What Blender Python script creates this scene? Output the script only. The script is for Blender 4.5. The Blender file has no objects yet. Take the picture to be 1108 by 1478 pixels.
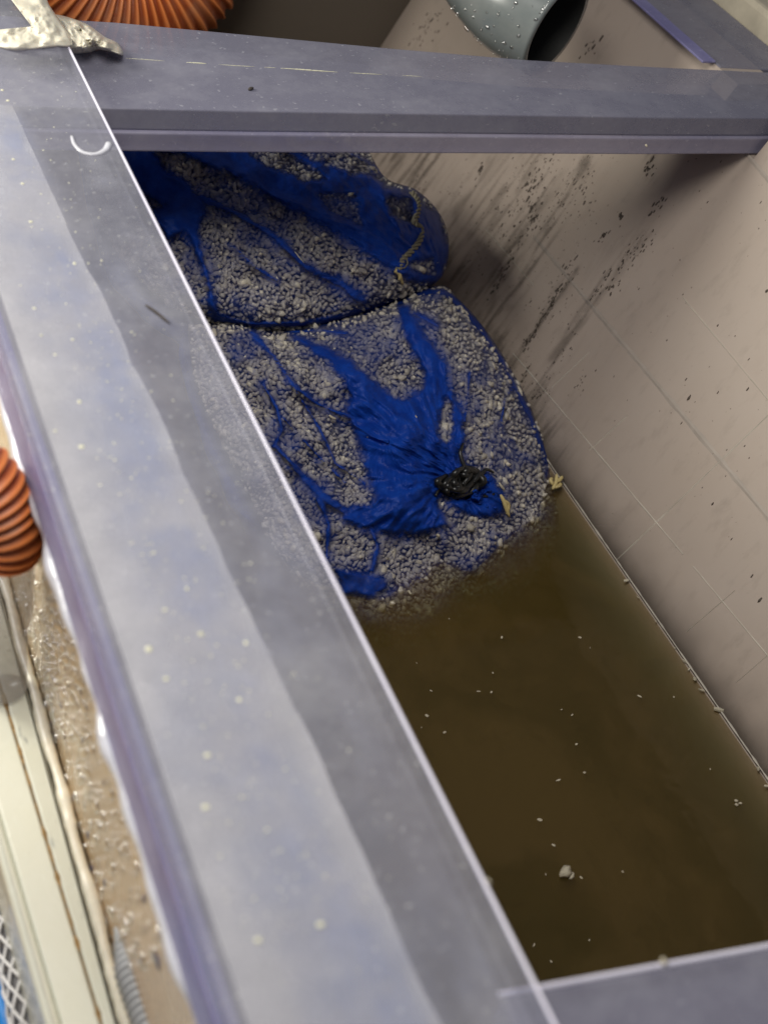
import bpy, bmesh, math, random
import numpy as np
from mathutils import Vector, Matrix
random.seed(7); rng = np.random.default_rng(7)
SC = bpy.context.scene; COL = SC.collection

# ---------------------------------------------------------------- camera
R = np.array([[0.9117, -0.1307, 0.3895], [-0.3706, -0.6709, 0.6423], [0.1774, -0.73, -0.6601]])
CAM = np.array([0, 0, .56]); F = 2000.0
cam = bpy.data.cameras.new('camera'); co = bpy.data.objects.new('camera', cam); COL.objects.link(co)
r_, u_, b_ = R @ [1, 0, 0], R @ [0, -1, 0], R @ [0, 0, -1]
co.matrix_world = Matrix(((r_[0], u_[0], b_[0], CAM[0]), (r_[1], u_[1], b_[1], CAM[1]), (r_[2], u_[2], b_[2], CAM[2]), (0, 0, 0, 1)))
cam.sensor_fit = 'VERTICAL'; cam.sensor_height = 36; cam.lens = F / 1478 * 36
cam.clip_start = .01; cam.clip_end = 50
cam.dof.use_dof = True; cam.dof.focus_distance = .775; cam.dof.aperture_fstop = 10
SC.camera = co
SC.view_settings.view_transform = 'Standard'; SC.view_settings.look = 'None'
SC.view_settings.exposure = 0; SC.view_settings.gamma = 1
SC.render.engine = 'CYCLES'; SC.cycles.use_denoising = True
SC.cycles.max_bounces = 10; SC.cycles.transparent_max_bounces = 12; SC.cycles.caustics_refractive = False; SC.cycles.caustics_reflective = False

# ---------------------------------------------------------------- light: a lamp to the left and above, dim room all round
w = bpy.data.worlds.new('World'); SC.world = w; w.use_nodes = True
w.node_tree.nodes['Background'].inputs[0].default_value = (.80, .86, 1, 1)
w.node_tree.nodes['Background'].inputs[1].default_value = .13
def area(name, loc, target, size, power, color):
    l = bpy.data.lights.new(name, 'AREA'); l.shape = 'DISK'; l.size = size; l.energy = power; l.color = color
    o = bpy.data.objects.new(name, l); COL.objects.link(o); o.location = loc
    o.rotation_euler = (Vector(target) - Vector(loc)).to_track_quat('-Z', 'Y').to_euler(); return o
area('room_lamp', (-.02, .34, .84), (.22, .55, .1), .42, 4.8, (1, .965, .90))
area('left_lamp', (-.25, .78, .46), (.06, .42, .20), .24, 4.5, (1, .97, .86))

# ---------------------------------------------------------------- geometry helpers
def ray(px, py): return R @ np.array([px - 554, py - 739, F], float)
def at(px, py, z): d = ray(px, py); return CAM + d * ((z - CAM[2]) / d[2])
def onx(px, py, x): d = ray(px, py); return CAM + d * (x / d[0])
def onplane(px, py, n, p0): d = ray(px, py); return CAM + d * (n @ (p0 - CAM)) / (n @ d)

def tag(o, label=None, cat=None, group=None, kind=None):
    for k, v in (('label', label), ('category', cat), ('group', group), ('kind', kind)):
        if v: o[k] = v
    return o
def obj(name, me, mat, parent=None, smooth=False):
    o = bpy.data.objects.new(name, me); COL.objects.link(o)
    if mat: me.materials.append(mat)
    if smooth: me.polygons.foreach_set('use_smooth', [True] * len(me.polygons))
    if parent:
        o.parent = parent; o.matrix_parent_inverse = Matrix.Translation(parent.location).inverted()
    return o
def thing(name, label, cat, loc=(0, 0, 0), group=None):
    o = bpy.data.objects.new(name, None); COL.objects.link(o); o.location = loc; o.empty_display_size = .02
    return tag(o, label, cat, group)
def mesh(v, f):
    me = bpy.data.meshes.new('m'); me.from_pydata([tuple(map(float, p)) for p in v], [], [tuple(map(int, q)) for q in f]); me.update(); return me
def fast_mesh(v, f):                                   # v (n,3), f (m,k) arrays
    me = bpy.data.meshes.new('m'); k = f.shape[1]
    me.vertices.add(len(v)); me.vertices.foreach_set('co', np.asarray(v, 'f').ravel())
    me.loops.add(f.size); me.loops.foreach_set('vertex_index', f.ravel().astype('i'))
    me.polygons.add(len(f)); me.polygons.foreach_set('loop_start', np.arange(0, f.size, k, dtype='i'))
    me.update(calc_edges=True); return me
def loft(stations, bev=0, segs=3):                     # closed profiles, each a list of points; capped
    n = len(stations[0]); v = [p for s in stations for p in s]; f = []
    for i in range(len(stations) - 1):
        for j in range(n):
            a, b = i * n + j, i * n + (j + 1) % n
            f.append((a, b, b + n, a + n))
    f.append(tuple(range(n))[::-1]); f.append(tuple(range((len(stations) - 1) * n, len(stations) * n)))
    me = mesh(v, f); bm = bmesh.new(); bm.from_mesh(me); bmesh.ops.recalc_face_normals(bm, faces=bm.faces)
    if bev:
        es = [e for e in bm.edges if len(e.link_faces) == 2 and e.calc_face_angle() > .5]
        bmesh.ops.bevel(bm, geom=es, offset=bev, segments=segs, profile=.5, affect='EDGES')
    bm.to_mesh(me); bm.free(); return me
def slab(quad, z0, z1, bev=0):                         # quad of xy, vertical sides
    return loft([[(q[0], q[1], z0) for q in quad], [(q[0], q[1], z1) for q in quad]], bev)
def prism(profile_xz, y0, y1, bev=0, segs=3):
    return loft([[(x, y, z) for x, z in profile_xz] for y in (y0, y1)], bev, segs)
def frames(path):
    path = np.array(path, float); t = np.gradient(path, axis=0); t /= np.linalg.norm(t, axis=1)[:, None]
    n = np.cross(t[0], [.3, .2, .9]); n /= np.linalg.norm(n); out = []
    for i in range(len(path)):
        n = n - t[i] * (n @ t[i]); n /= np.linalg.norm(n); out.append((path[i], n, np.cross(t[i], n)))
    return out
def spline(ctrl, n):
    c = np.array(ctrl, float); m = len(c); c = np.vstack([2 * c[0] - c[1], c, 2 * c[-1] - c[-2]])
    out = []
    for u in np.linspace(0, m - 1, n):
        i = min(int(u), m - 2); t = u - i; p0, p1, p2, p3 = c[i:i + 4]
        out.append(.5 * (2 * p1 + (p2 - p0) * t + (2 * p0 - 5 * p1 + 4 * p2 - p3) * t * t + (3 * p1 - p0 - 3 * p2 + p3) * t ** 3))
    return np.array(out)
def tube(path, rad, k=12, cap=True):
    rad = np.broadcast_to(rad, (len(path),)); v = []; f = []
    for (p, a, b), r in zip(frames(path), rad):
        for j in range(k):
            th = 2 * math.pi * j / k; v.append(p + r * (a * math.cos(th) + b * math.sin(th)))
    for i in range(len(path) - 1):
        for j in range(k):
            q = i * k + j; s = i * k + (j + 1) % k; f.append((q, s, s + k, q + k))
    if cap: f.append(tuple(range(k))[::-1]); f.append(tuple(range((len(path) - 1) * k, len(path) * k)))
    return v, f
def join(parts):
    V = []; Fc = []
    for v, f in parts:
        o = len(V); V += list(v); Fc += [tuple(i + o for i in q) for q in f]
    return mesh(V, Fc)
# value noise
LAT = rng.random((64, 64))
def vnoise(x, y):
    xi = np.floor(x).astype(int); yi = np.floor(y).astype(int); fx = x - xi; fy = y - yi
    fx = fx * fx * (3 - 2 * fx); fy = fy * fy * (3 - 2 * fy)
    g = lambda i, j: LAT[(xi + i) % 64, (yi + j) % 64]
    return (g(0, 0) * (1 - fx) + g(1, 0) * fx) * (1 - fy) + (g(0, 1) * (1 - fx) + g(1, 1) * fx) * fy
def fbm(x, y, o=4):
    s = 0; a = .5
    for i in range(o): s = s + a * vnoise(x * 2 ** i + 17 * i, y * 2 ** i + 5 * i); a *= .5
    return s
def sdf_poly(P, poly):                                 # <0 inside
    poly = np.array(poly, float); d = np.full(len(P), 1e9); ins = np.zeros(len(P), bool)
    for a, b in zip(poly, np.roll(poly, -1, 0)):
        e = b - a; wv = P - a; t = np.clip((wv @ e) / max(e @ e, 1e-9), 0, 1)
        d = np.minimum(d, np.linalg.norm(wv - t[:, None] * e, axis=1))
        c = (a[1] > P[:, 1]) != (b[1] > P[:, 1])
        with np.errstate(divide='ignore', invalid='ignore'):
            xx = (b[0] - a[0]) * (P[:, 1] - a[1]) / (b[1] - a[1]) + a[0]
        ins ^= c & (P[:, 0] < xx)
    return np.where(ins, -d, d)
def d_line(P, pts):
    d = np.full(len(P), 1e9); pts = np.array(pts, float)
    for a, b in zip(pts[:-1], pts[1:]):
        e = b - a; wv = P - a; t = np.clip((wv @ e) / (e @ e), 0, 1); d = np.minimum(d, np.linalg.norm(wv - t[:, None] * e, axis=1))
    return d
ICO = {}
def ico(sub):
    if sub not in ICO:
        bm = bmesh.new(); bmesh.ops.create_icosphere(bm, subdivisions=sub, radius=1)
        bm.verts.ensure_lookup_table()
        ICO[sub] = (np.array([v.co[:] for v in bm.verts]), np.array([[v.index for v in f.verts] for f in bm.faces])); bm.free()
    return ICO[sub]
def rand_rot(n):
    q = rng.normal(size=(n, 4)); q /= np.linalg.norm(q, axis=1)[:, None]; a, b, c, d = q.T
    return np.stack([np.stack([1 - 2 * (c * c + d * d), 2 * (b * c - a * d), 2 * (b * d + a * c)], -1),
                     np.stack([2 * (b * c + a * d), 1 - 2 * (b * b + d * d), 2 * (c * d - a * b)], -1),
                     np.stack([2 * (b * d - a * c), 2 * (c * d + a * b), 1 - 2 * (b * b + c * c)], -1)], 1)
def lumps(P, scale, rough=.18, sub=2, rot=None):       # many stones in one mesh; P (n,3), scale (n,3)
    iv, fc = ico(sub); n = len(P); rot = rand_rot(n) if rot is None else rot
    jit = 1 + rough * rng.normal(size=(n, len(iv), 1)).clip(-2, 2)
    v = iv[None] * jit * scale[:, None, :]; v = np.einsum('nij,nkj->nki', rot, v) + P[:, None, :]
    f = (fc[None] + (np.arange(n) * len(iv))[:, None, None]).reshape(-1, 3)
    return fast_mesh(v.reshape(-1, 3), f)

# ---------------------------------------------------------------- materials
class M:
    def __init__(s, name):
        s.m = bpy.data.materials.new(name); s.m.use_nodes = True; s.t = s.m.node_tree
        s.b = s.t.nodes['Principled BSDF']; s.out = s.t.nodes['Material Output']
    def n(s, kind, **kw):
        nd = s.t.nodes.new(kind)
        for k, v in kw.items():
            if k.startswith('_'): setattr(nd, k[1:], v)
            else: s.set(nd.inputs[k.replace('__', ' ')], v)
        return nd
    def set(s, sock, v):
        if isinstance(v, bpy.types.NodeSocket): s.t.links.new(v, sock)
        elif isinstance(v, tuple) and len(v) == 3 and sock.type == 'RGBA': sock.default_value = (*v, 1)
        else: sock.default_value = v
    def p(s, **kw):
        for k, v in kw.items(): s.set(s.b.inputs[k.replace('__', ' ')], v)
        return s
    def noise(s, scale, detail=5, rough=.6, vec=None, dist=0):
        nd = s.n('ShaderNodeTexNoise', Scale=scale, Detail=detail, Roughness=rough, Distortion=dist)
        if vec is None: vec = s.coord()
        s.set(nd.inputs['Vector'], vec); return nd.outputs['Fac']
    def coord(s, scale=None, rot=None):
        if not hasattr(s, 'tc'): s.tc = s.t.nodes.new('ShaderNodeTexCoord')
        c = s.tc.outputs['Object']
        if scale or rot:
            mp = s.t.nodes.new('ShaderNodeMapping'); s.set(mp.inputs['Vector'], c)
            if scale: mp.inputs['Scale'].default_value = scale
            if rot: mp.inputs['Rotation'].default_value = rot
            c = mp.outputs['Vector']
        return c
    def ramp(s, fac, stops):
        nd = s.t.nodes.new('ShaderNodeValToRGB'); e = nd.color_ramp.elements
        while len(e) < len(stops): e.new(.5)
        for el, (p, c) in zip(e, stops): el.position = p; el.color = (*c, 1) if isinstance(c, tuple) else (c, c, c, 1)
        s.set(nd.inputs[0], fac); return nd.outputs[0]
    def mix(s, fac, a, b, mode='MIX'):
        nd = s.t.nodes.new('ShaderNodeMix'); nd.data_type = 'RGBA'; nd.blend_type = mode
        s.set(nd.inputs[0], fac); s.set(nd.inputs[6], a); s.set(nd.inputs[7], b); return nd.outputs[2]
    def math(s, op, a, b=0.0, c=None):
        nd = s.t.nodes.new('ShaderNodeMath'); nd.operation = op; s.set(nd.inputs[0], a); s.set(nd.inputs[1], b)
        if c is not None: s.set(nd.inputs[2], c)
        return nd.outputs[0]
    def bump(s, h, strength=.4, dist=.001):
        nd = s.n('ShaderNodeBump', Strength=strength, Distance=dist, Height=h); s.set(s.b.inputs['Normal'], nd.outputs[0]); return nd.outputs[0]
    def attr(s, name): nd = s.t.nodes.new('ShaderNodeAttribute'); nd.attribute_name = name; return nd.outputs['Fac']

def acrylic(name, tint, milky, dirt=(.62, .61, .54), rough=.30, clear=(.93, .93, .97)):
    m = M(name)
    n1 = m.noise(26, 6, .65); n2 = m.noise(160, 4, .7); n3 = m.noise(9, 3, .5)
    smear = m.ramp(m.math('ADD', m.math('MULTIPLY', n1, .7), m.math('MULTIPLY', n2, .3)), [(.45, 0.0), (.80, .8)])
    spots = m.ramp(m.noise(330, 2, .5), [(.66, 0.0), (.74, 1.0)])
    dirtf = m.math('MAXIMUM', m.math('MULTIPLY', smear, .5), m.math('MULTIPLY', spots, .5))
    base = m.mix(dirtf, tint, dirt)
    base = m.mix(m.ramp(n3, [(.35, 0.0), (.7, .45)]), base, tuple(x * y for x, y in zip(tint, (.78, .80, .86))))
    m.p(Base__Color=base, IOR=1.45, Roughness=m.ramp(n1, [(.3, rough), (.7, rough + .16)]))
    m.bump(m.math('ADD', n1, m.math('MULTIPLY', n2, .3)), .12, .002)
    t = m.n('ShaderNodeBsdfTransparent', Color=clear); x = m.n('ShaderNodeMixShader')
    m.set(x.inputs[0], m.math('MULTIPLY_ADD', dirtf, .5, milky)); m.set(x.inputs[1], t.outputs[0]); m.set(x.inputs[2], m.b.outputs[0]); m.set(m.out.inputs['Surface'], x.outputs[0])
    return m.m
MAT_STRIP = acrylic('cloudy acrylic', (.40, .40, .465), .235, rough=.2)
MAT_BRACE = acrylic('lavender acrylic', (.235, .23, .295), .58, dirt=(.42, .42, .44), rough=.2)
MAT_EDGE = acrylic('violet acrylic edge', (.25, .235, .46), .6, dirt=(.42, .41, .55))

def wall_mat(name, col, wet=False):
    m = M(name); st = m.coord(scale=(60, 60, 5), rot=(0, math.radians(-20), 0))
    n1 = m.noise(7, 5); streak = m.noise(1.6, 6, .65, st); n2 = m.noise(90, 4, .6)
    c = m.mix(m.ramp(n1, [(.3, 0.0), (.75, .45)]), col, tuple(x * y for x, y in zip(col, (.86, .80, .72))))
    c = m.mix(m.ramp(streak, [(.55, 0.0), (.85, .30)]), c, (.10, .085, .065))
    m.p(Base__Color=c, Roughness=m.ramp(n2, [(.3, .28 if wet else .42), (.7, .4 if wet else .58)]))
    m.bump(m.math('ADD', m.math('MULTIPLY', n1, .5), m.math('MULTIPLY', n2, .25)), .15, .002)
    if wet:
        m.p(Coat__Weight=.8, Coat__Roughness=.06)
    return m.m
MAT_WALL = wall_mat('beige tank wall', (.40, .335, .29))
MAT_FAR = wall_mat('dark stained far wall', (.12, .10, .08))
mo = M('wet tan wall'); n1 = mo.noise(16, 5); n2 = mo.noise(120, 4, .6); n3 = mo.noise(5, 3)
mo.p(Base__Color=mo.mix(mo.ramp(n3, [(.4, 0.0), (.7, .7)]), mo.mix(mo.ramp(n1, [(.35, 0.0), (.7, .6)]), (.60, .45, .27), (.52, .43, .30)), (.64, .41, .22)), Roughness=mo.ramp(n1, [(.3, .18), (.7, .4)]), Coat__Weight=.7, Coat__Roughness=.08)
mo.bump(mo.math('ADD', n1, n2), .35, .003)
cb = mo.n('ShaderNodeBump', Strength=1.0, Distance=.006, Height=mo.noise(170, 3, .6, dist=1.5)); mo.set(mo.b.inputs['Coat Normal'], cb.outputs[0]); MAT_OUT = mo.m
def plain(name, col, rough=.5, var=.25, scale=60, bump=.2, **kw):
    m = M(name); n = m.noise(scale, 5)
    m.p(Base__Color=m.mix(m.ramp(n, [(.3, 0.0), (.7, 1.0)]), col, tuple(x * (1 - var) for x in col)), Roughness=rough, **kw)
    m.bump(n, bump, .001); return m.m
MAT_SEAM = plain('dull grey seam filler', (.385, .33, .285), .6)
MAT_SCR = plain('pale scratch ridge', (.52, .47, .40), .5)
MAT_GRIME = plain('dried dark grime', (.085, .066, .052), .75)
MAT_SEAL = plain('yellowed silicone', (.74, .69, .57), .3, .25, 90, .5, Subsurface__Weight=.25, Subsurface__Radius=(.004, .003, .002))
MAT_BEAD = plain('clear glossy silicone', (.60, .60, .66), .08, .2, 90, .5)
MAT_FOAM = plain('pale wall top', (.82, .80, .68), .6)
MAT_ORANGE = plain('orange hose plastic', (.62, .13, .02), .38, .35, 50, .1)
MAT_ODARK = plain('dark orange hose groove', (.10, .018, .006), .6)
MAT_CUFF = acrylic('smoky clear cuff', (.34, .31, .26), .34, dirt=(.5, .48, .42), rough=.12)
MAT_GREYH = plain('grey ribbed plastic', (.40, .41, .43), .4)
MAT_BLUEP = plain('bright blue plastic', (.02, .22, .62), .35)
MAT_BOARD = plain('tan board', (.50, .32, .14), .7, .2, 30)
MAT_TWINE = plain('weathered twine', (.30, .27, .19), .9, .5, 400, .5)
MAT_YEL = plain('pale yellow scrap', (.62, .50, .22), .6, .25, 200)
MAT_FLAKE = plain('pale flake', (.50, .45, .34), .6, .2, 300)
MAT_BLACK = plain('black tie plastic', (.012, .012, .012), .32, .3, 200, .4)
MAT_TWIG = plain('dark splinter', (.05, .04, .035), .8)
wd_ = M('water drop'); wt_ = wd_.n('ShaderNodeBsdfTransparent', Color=(.97, .96, .93)); wg_ = wd_.n('ShaderNodeBsdfGlossy', Color=(1, 1, 1), Roughness=.10); wx_ = wd_.n('ShaderNodeMixShader')
wd_.set(wx_.inputs[0], .45); wd_.set(wx_.inputs[1], wt_.outputs[0]); wd_.set(wx_.inputs[2], wg_.outputs[0]); wd_.set(wd_.out.inputs['Surface'], wx_.outputs[0]); MAT_DROP = wd_.m
MAT_SPECK = plain('dried pale drop', (.72, .70, .52), .4)
def beam_mat(name, col, speck):
    m = M(name); n1 = m.noise(34, 5, .6); n2 = m.noise(330, 3, .6); n3 = m.noise(1, 5, .7, m.coord(scale=(160, 32, 160)))
    c = m.mix(m.ramp(n1, [(.3, 0.0), (.7, .35)]), col, tuple(x * y for x, y in zip(col, (.93, .92, .80))))
    c = m.mix(m.ramp(n2, [(.70, 0.0), (.76, .5)]), c, (.30, .30, .25))
    if speck: c = m.mix(m.ramp(n3, [(.60, 0.0), (.70, .85)]), c, (.16, .17, .18))
    m.p(Base__Color=c, Roughness=.35, Coat__Weight=.2); m.bump(m.math('ADD', n1, m.math('MULTIPLY', n2, .3)), .3, .002); return m.m
MAT_BEAM = beam_mat('white beam paint', (.62, .62, .54), False)
MAT_BEAM2 = beam_mat('stained white paint', (.57, .57, .49), True)
MAT_RUST = plain('rust', (.36, .22, .08), .8, .6, 300)

# ---------------------------------------------------------------- ground and the tank
WN = np.array([1, 0, -.478]); WN /= np.linalg.norm(WN); WP = np.array([.4576, 0, 0])   # leaning right wall
def onwall(px, py): return onplane(px, py, WN, WP)
wx = lambda z: .4576 + z * .478
g = obj('ground', slab([(-3, -3), (4, -3), (4, 4), (-3, 4)], -.40, -.38), plain('concrete floor', (.28, .25, .21), .8)); tag(g, kind='structure')

T = thing('filter_tank', 'beige tank with a cloudy clear plastic rim, half full of brown water', 'tank', (.3, .5, -.38))
bx = lambda x0, x1, y0, y1, z0, z1, b=0: slab([(x0, y0), (x1, y0), (x1, y1), (x0, y1)], z0, z1, b)
obj('floor_panel', bx(.0865, .60, .02, 1.10, -.38, -.37), MAT_WALL, T)
lw = obj('left_wall', bx(.0865, .119, .05, 1.10, -.37, .2155), MAT_OUT, T)
ye = np.linspace(.05, .99, 160)
obj('wall_top', loft([[(.0885, y, .2157), (.0885, y, .2275), (.1365 - .013 * min(1, max(0, (y - .15) / .5)) + .0050 * (fbm(np.array([y * 26.]), np.array([3.]), 4)[0] - .5), y, .2275), (.134 - .013 * min(1, max(0, (y - .15) / .5)), y, .2157)] for y in ye]), MAT_FOAM, T)
def wall_seg(y0, y1, zt): return [(x, y, z) for y in (y0, y1) for x, z in ((wx(-.37), -.37), (wx(zt), zt), (wx(zt) + .03, zt), (wx(-.37) + .03, -.37))], [(0, 1, 2, 3), (7, 6, 5, 4), (0, 4, 5, 1), (1, 5, 6, 2), (2, 6, 7, 3), (3, 7, 4, 0)]
wme = join([wall_seg(.05, .596, .2275), wall_seg(.596, .645, .2040), wall_seg(.645, 1.10, .2270)])
bm = bmesh.new(); bm.from_mesh(wme); bmesh.ops.recalc_face_normals(bm, faces=bm.faces); bm.to_mesh(wme); bm.free()
rw = obj('right_wall', wme, MAT_WALL, T)
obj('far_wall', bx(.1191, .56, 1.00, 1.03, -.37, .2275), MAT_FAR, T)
obj('near_wall', bx(.1191, .56, .06, .09, -.37, .2155), MAT_WALL, T)
# added milky film softening the bright-to-dark boundary under the strip, thinning towards the tank
gm = M('edge softening film'); ga = gm.attr('film_alpha'); gm.p(Base__Color=gm.mix(gm.ramp(gm.noise(22, 3), [(.42, 0.0), (.62, 1.0)]), (.66, .66, .64), (.36, .43, .60)), Roughness=.5); gt = gm.n('ShaderNodeBsdfTransparent'); gx_ = gm.n('ShaderNodeMixShader')
gm.set(gx_.inputs[0], ga); gm.set(gx_.inputs[1], gt.outputs[0]); gm.set(gx_.inputs[2], gm.b.outputs[0]); gm.set(gm.out.inputs['Surface'], gx_.outputs[0])
gx, gy = np.meshgrid(np.linspace(.089, .156, 80), np.linspace(.06, .99, 500)); gv = np.stack([gx.ravel(), gy.ravel(), np.full(gx.size, .2279)], 1)
i, j = np.meshgrid(np.arange(79), np.arange(499)); a = (j * 80 + i).ravel(); gme = fast_mesh(gv, np.stack([a, a + 1, a + 81, a + 80], 1))
ed = .1265 - .010 * np.clip((gv[:, 1] - .15) / .5, 0, 1) + .016 * (fbm(gv[:, 1] * 14, gv[:, 0] * 14, 3) - .45)
gal = np.clip((gv[:, 0] - .092) / .026, 0, 1) * np.clip(1 - (gv[:, 0] - ed) / .012, 0, 1) ** 1.5 * .62 * (.55 + .9 * fbm(gv[:, 0] * 300, gv[:, 1] * 120, 4)).clip(0, 1.2) + .22 * np.clip((fbm(gv[:, 0] * 60, gv[:, 1] * 30 + 7, 4) - .5) * 4, 0, 1)
ga_ = gme.attributes.new('film_alpha', 'FLOAT', 'POINT'); ga_.data.foreach_set('value', np.clip(gal, 0, .85).astype('f')); obj('soft_edge_film', gme, gm.m, T)
# rim strips
yS = at(60, 0, .24)[1]
st = obj('rim_strip', loft([[(.0812, .05, .2282), (.0812, .05, .24), (.1600, .05, .24), (.1600, .05, .2282)],
                            [(.0800, .45, .2282), (.0800, .45, .24), (.1593, .45, .24), (.1593, .45, .2282)],
                            [(.0800, 1.0, .2282), (.0800, 1.0, .24), (.1585, 1.0, .24), (.1585, 1.0, .2282)]], .0011), MAT_STRIP, T)
st['label'] = 'wide cloudy clear strip along the left rim'
obj('rim_edge', prism([(.0806, .2070), (.0806, .2281), (.0864, .2281), (.0864, .2070)], .05, 1.0, .0008), MAT_EDGE, T)
MAT_HILITE = acrylic('painted edge highlight', (.74, .71, .82), .85, dirt=(.7, .69, .72), rough=.15)  # paler colour stands in for the highlight along the rim edges
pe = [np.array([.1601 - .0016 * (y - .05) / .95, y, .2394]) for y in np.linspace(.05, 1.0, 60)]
v, f = tube(pe, .00075, 8); obj('painted_highlight', mesh(v, f), MAT_HILITE, T, True)
# added glossy bead that forms the wet highlight under the strip edge
pth = [np.array([.0824 + .0007 * math.sin(y * 90) + .0006 * math.sin(y * 233), y, .2052]) for y in np.linspace(.06, .9, 260)]
v, f = tube(pth, [.0031 + .0005 * math.sin(y * 61) + .0004 * math.sin(y * 173) for y in np.linspace(.06, .9, 260)], 10)
obj('highlight_bead', mesh(v, f), MAT_BEAD, T, True)
# far brace: two laminated bars, slightly bowed
def brace_station(x_px, r0, r1, r2, r3):
    a, b = at(x_px, r0, .228), at(x_px, r1, .228); c = at(x_px, r3, .205); y2 = at(x_px, r2, .2165)[1]
    return a, b, y2, c
ST = [(-60, 18, 150, 181, 203), (170, 32, 156, 184, 206), (360, 50, 160, 187, 210), (560, 69, 163, 189, 213), (760, 86, 166, 192, 214), (940, 96, 169, 195, 212), (1108, 104, 170, 196, 209), (1230, 108, 170, 196, 206)]
up = []; lo = []
for s in ST:
    a, b, y2, c = brace_station(*s)
    up.append([(a[0], a[1], .228), (b[0], b[1], .228), (b[0], b[1], .2162), (a[0], a[1], .2162)])
    lo.append([(a[0], a[1] - .01, .2160), (b[0], min(c[1], b[1] - .002), .2160), (b[0], min(c[1], b[1] - .002), .205), (a[0], a[1] - .01, .205)])
br = obj('brace', loft(up, .0010), MAT_BRACE, T); br['label'] = 'far cross brace of lavender grey clear plastic'
obj('brace_lip', loft(lo, .0012), acrylic('pale lavender acrylic', (.34, .32, .43), .62, dirt=(.44, .43, .48), rough=.2), T)
# near brace
a, b = at(720, 1436, .228), at(1160, 1356, .228)
nb = obj('brace', loft([[(a[0], a[1], .228), (a[0], a[1] - .09, .228), (a[0], a[1] - .09, .216), (a[0], a[1], .216)],
                        [(b[0], b[1], .228), (b[0], b[1] - .09, .228), (b[0], b[1] - .09, .216), (b[0], b[1], .216)]], .0018), MAT_BRACE, T)
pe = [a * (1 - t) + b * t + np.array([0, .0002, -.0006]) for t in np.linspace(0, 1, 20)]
v, f = tube(pe, .0009, 8); obj('painted_highlight', mesh(v, f), MAT_HILITE, T, True)  # highlight painted along the near brace as a pale bead
nb['label'] = 'near cross brace at the bottom of the photo'
rs = obj('rim_strip', loft([[(x, y, z) for x, y in ((.5665, .667), (.624, .661), (.624, 1.10), (.5675, 1.10))] for z in (.2160, .2278)], .0010), MAT_BRACE, T)
rs['label'] = 'clear strip along the right rim'
obj('rim_edge', bx(.5560, .5662, .672, 1.10, .2276, .2292, .0006), MAT_EDGE, T)

def smooth_outline(px, n): return spline(list(px) + [px[0]], n + 1)[:-1]
def blob(outline, n, p0, H, power=2.5, rings=24, ang=90, noise=.3, nscale=.06, dome=True):
    o = smooth_outline(outline, ang); c = o.mean(0); v = []; f = []
    for i in range(1, rings + 1):
        s = i / rings
        for j in range(ang):
            p = c + (o[j] - c) * s; h = H * max(0, 1 - s ** power) ** .5
            h *= 1 + noise * 2 * (fbm(np.array([p[0] * nscale]), np.array([p[1] * nscale]))[0] - .5)
            v.append(onplane(p[0], p[1], n, p0 + n * h))
    k = len(v); v.append(onplane(c[0], c[1], n, p0 + n * H))
    for i in range(rings - 1):
        for j in range(ang):
            a = i * ang + j; b = i * ang + (j + 1) % ang; f.append((a, b, b + ang, a + ang))
    for j in range(ang): f.append((k, (j + 1) % ang, j))
    base = [onplane(q[0], q[1], n, p0 - n * .0006) for q in o]; b0 = len(v); v += base
    for j in range(ang):
        a = (rings - 1) * ang + j; b = (rings - 1) * ang + (j + 1) % ang; f.append((a, b, b0 + (j + 1) % ang, b0 + j))
    f.append(tuple(range(b0, b0 + ang))[::-1])
    me = mesh(v, f); bm = bmesh.new(); bm.from_mesh(me); bmesh.ops.recalc_face_normals(bm, faces=bm.faces); bm.to_mesh(me); bm.free()
    return me
ZU = np.array([0, 0, 1.0])
obj('sealant', blob([(-12, 66), (20, 73), (50, 71), (80, 68), (104, 66), (100, 50), (84, 26), (72, 8), (58, -14), (10, -14), (26, 8), (46, 36), (20, 47), (-12, 44)], ZU, np.array([0, 0, .2400]), .0045, noise=.6, nscale=.09), MAT_SEAL, T, True)
obj('sealant', blob([(78, 20), (100, 25), (128, 36), (152, 53), (171, 63), (178, 80), (160, 75), (142, 72), (128, 76), (104, 76), (92, 58)], ZU, np.array([0, 0, .2280]), .011, noise=.6, nscale=.09), MAT_SEAL, T, True)
# swirl of smeared glue on the strip beside the brace
sw = spline([at(x, y, .2403) for x, y in [(104, 196), (108, 208), (120, 219), (138, 222), (152, 216), (158, 206)]], 24)
v, f = tube(sw, np.linspace(.0008, .0016, 24), 8)
obj('glue_smear', mesh([(p[0], p[1], .2400 + (p[2] - .2400) * .5) for p in v], f), MAT_BEAD, T, True)
gpts = [(182, 84), (240, 88), (300, 92), (345, 95), (400, 98), (470, 103), (540, 107), (600, 110), (680, 118)]
gl_ = spline([at(x, y, .2281) for x, y in gpts], 240)
parts = []
for i0, i1, k in [(0, 30, .5), (44, 60, .9), (70, 104, .5), (110, 120, .5), (122, 158, 1.1), (164, 186, .6), (200, 214, .4)]:
    parts.append(tube(gl_[i0:i1], np.abs(np.sin(np.linspace(.25, 2.9, i1 - i0))) * .00045 * k * rng.uniform(.6, 1.1, i1 - i0), 6))
obj('glue_line', join(parts), MAT_SPECK, T, True)
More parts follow.
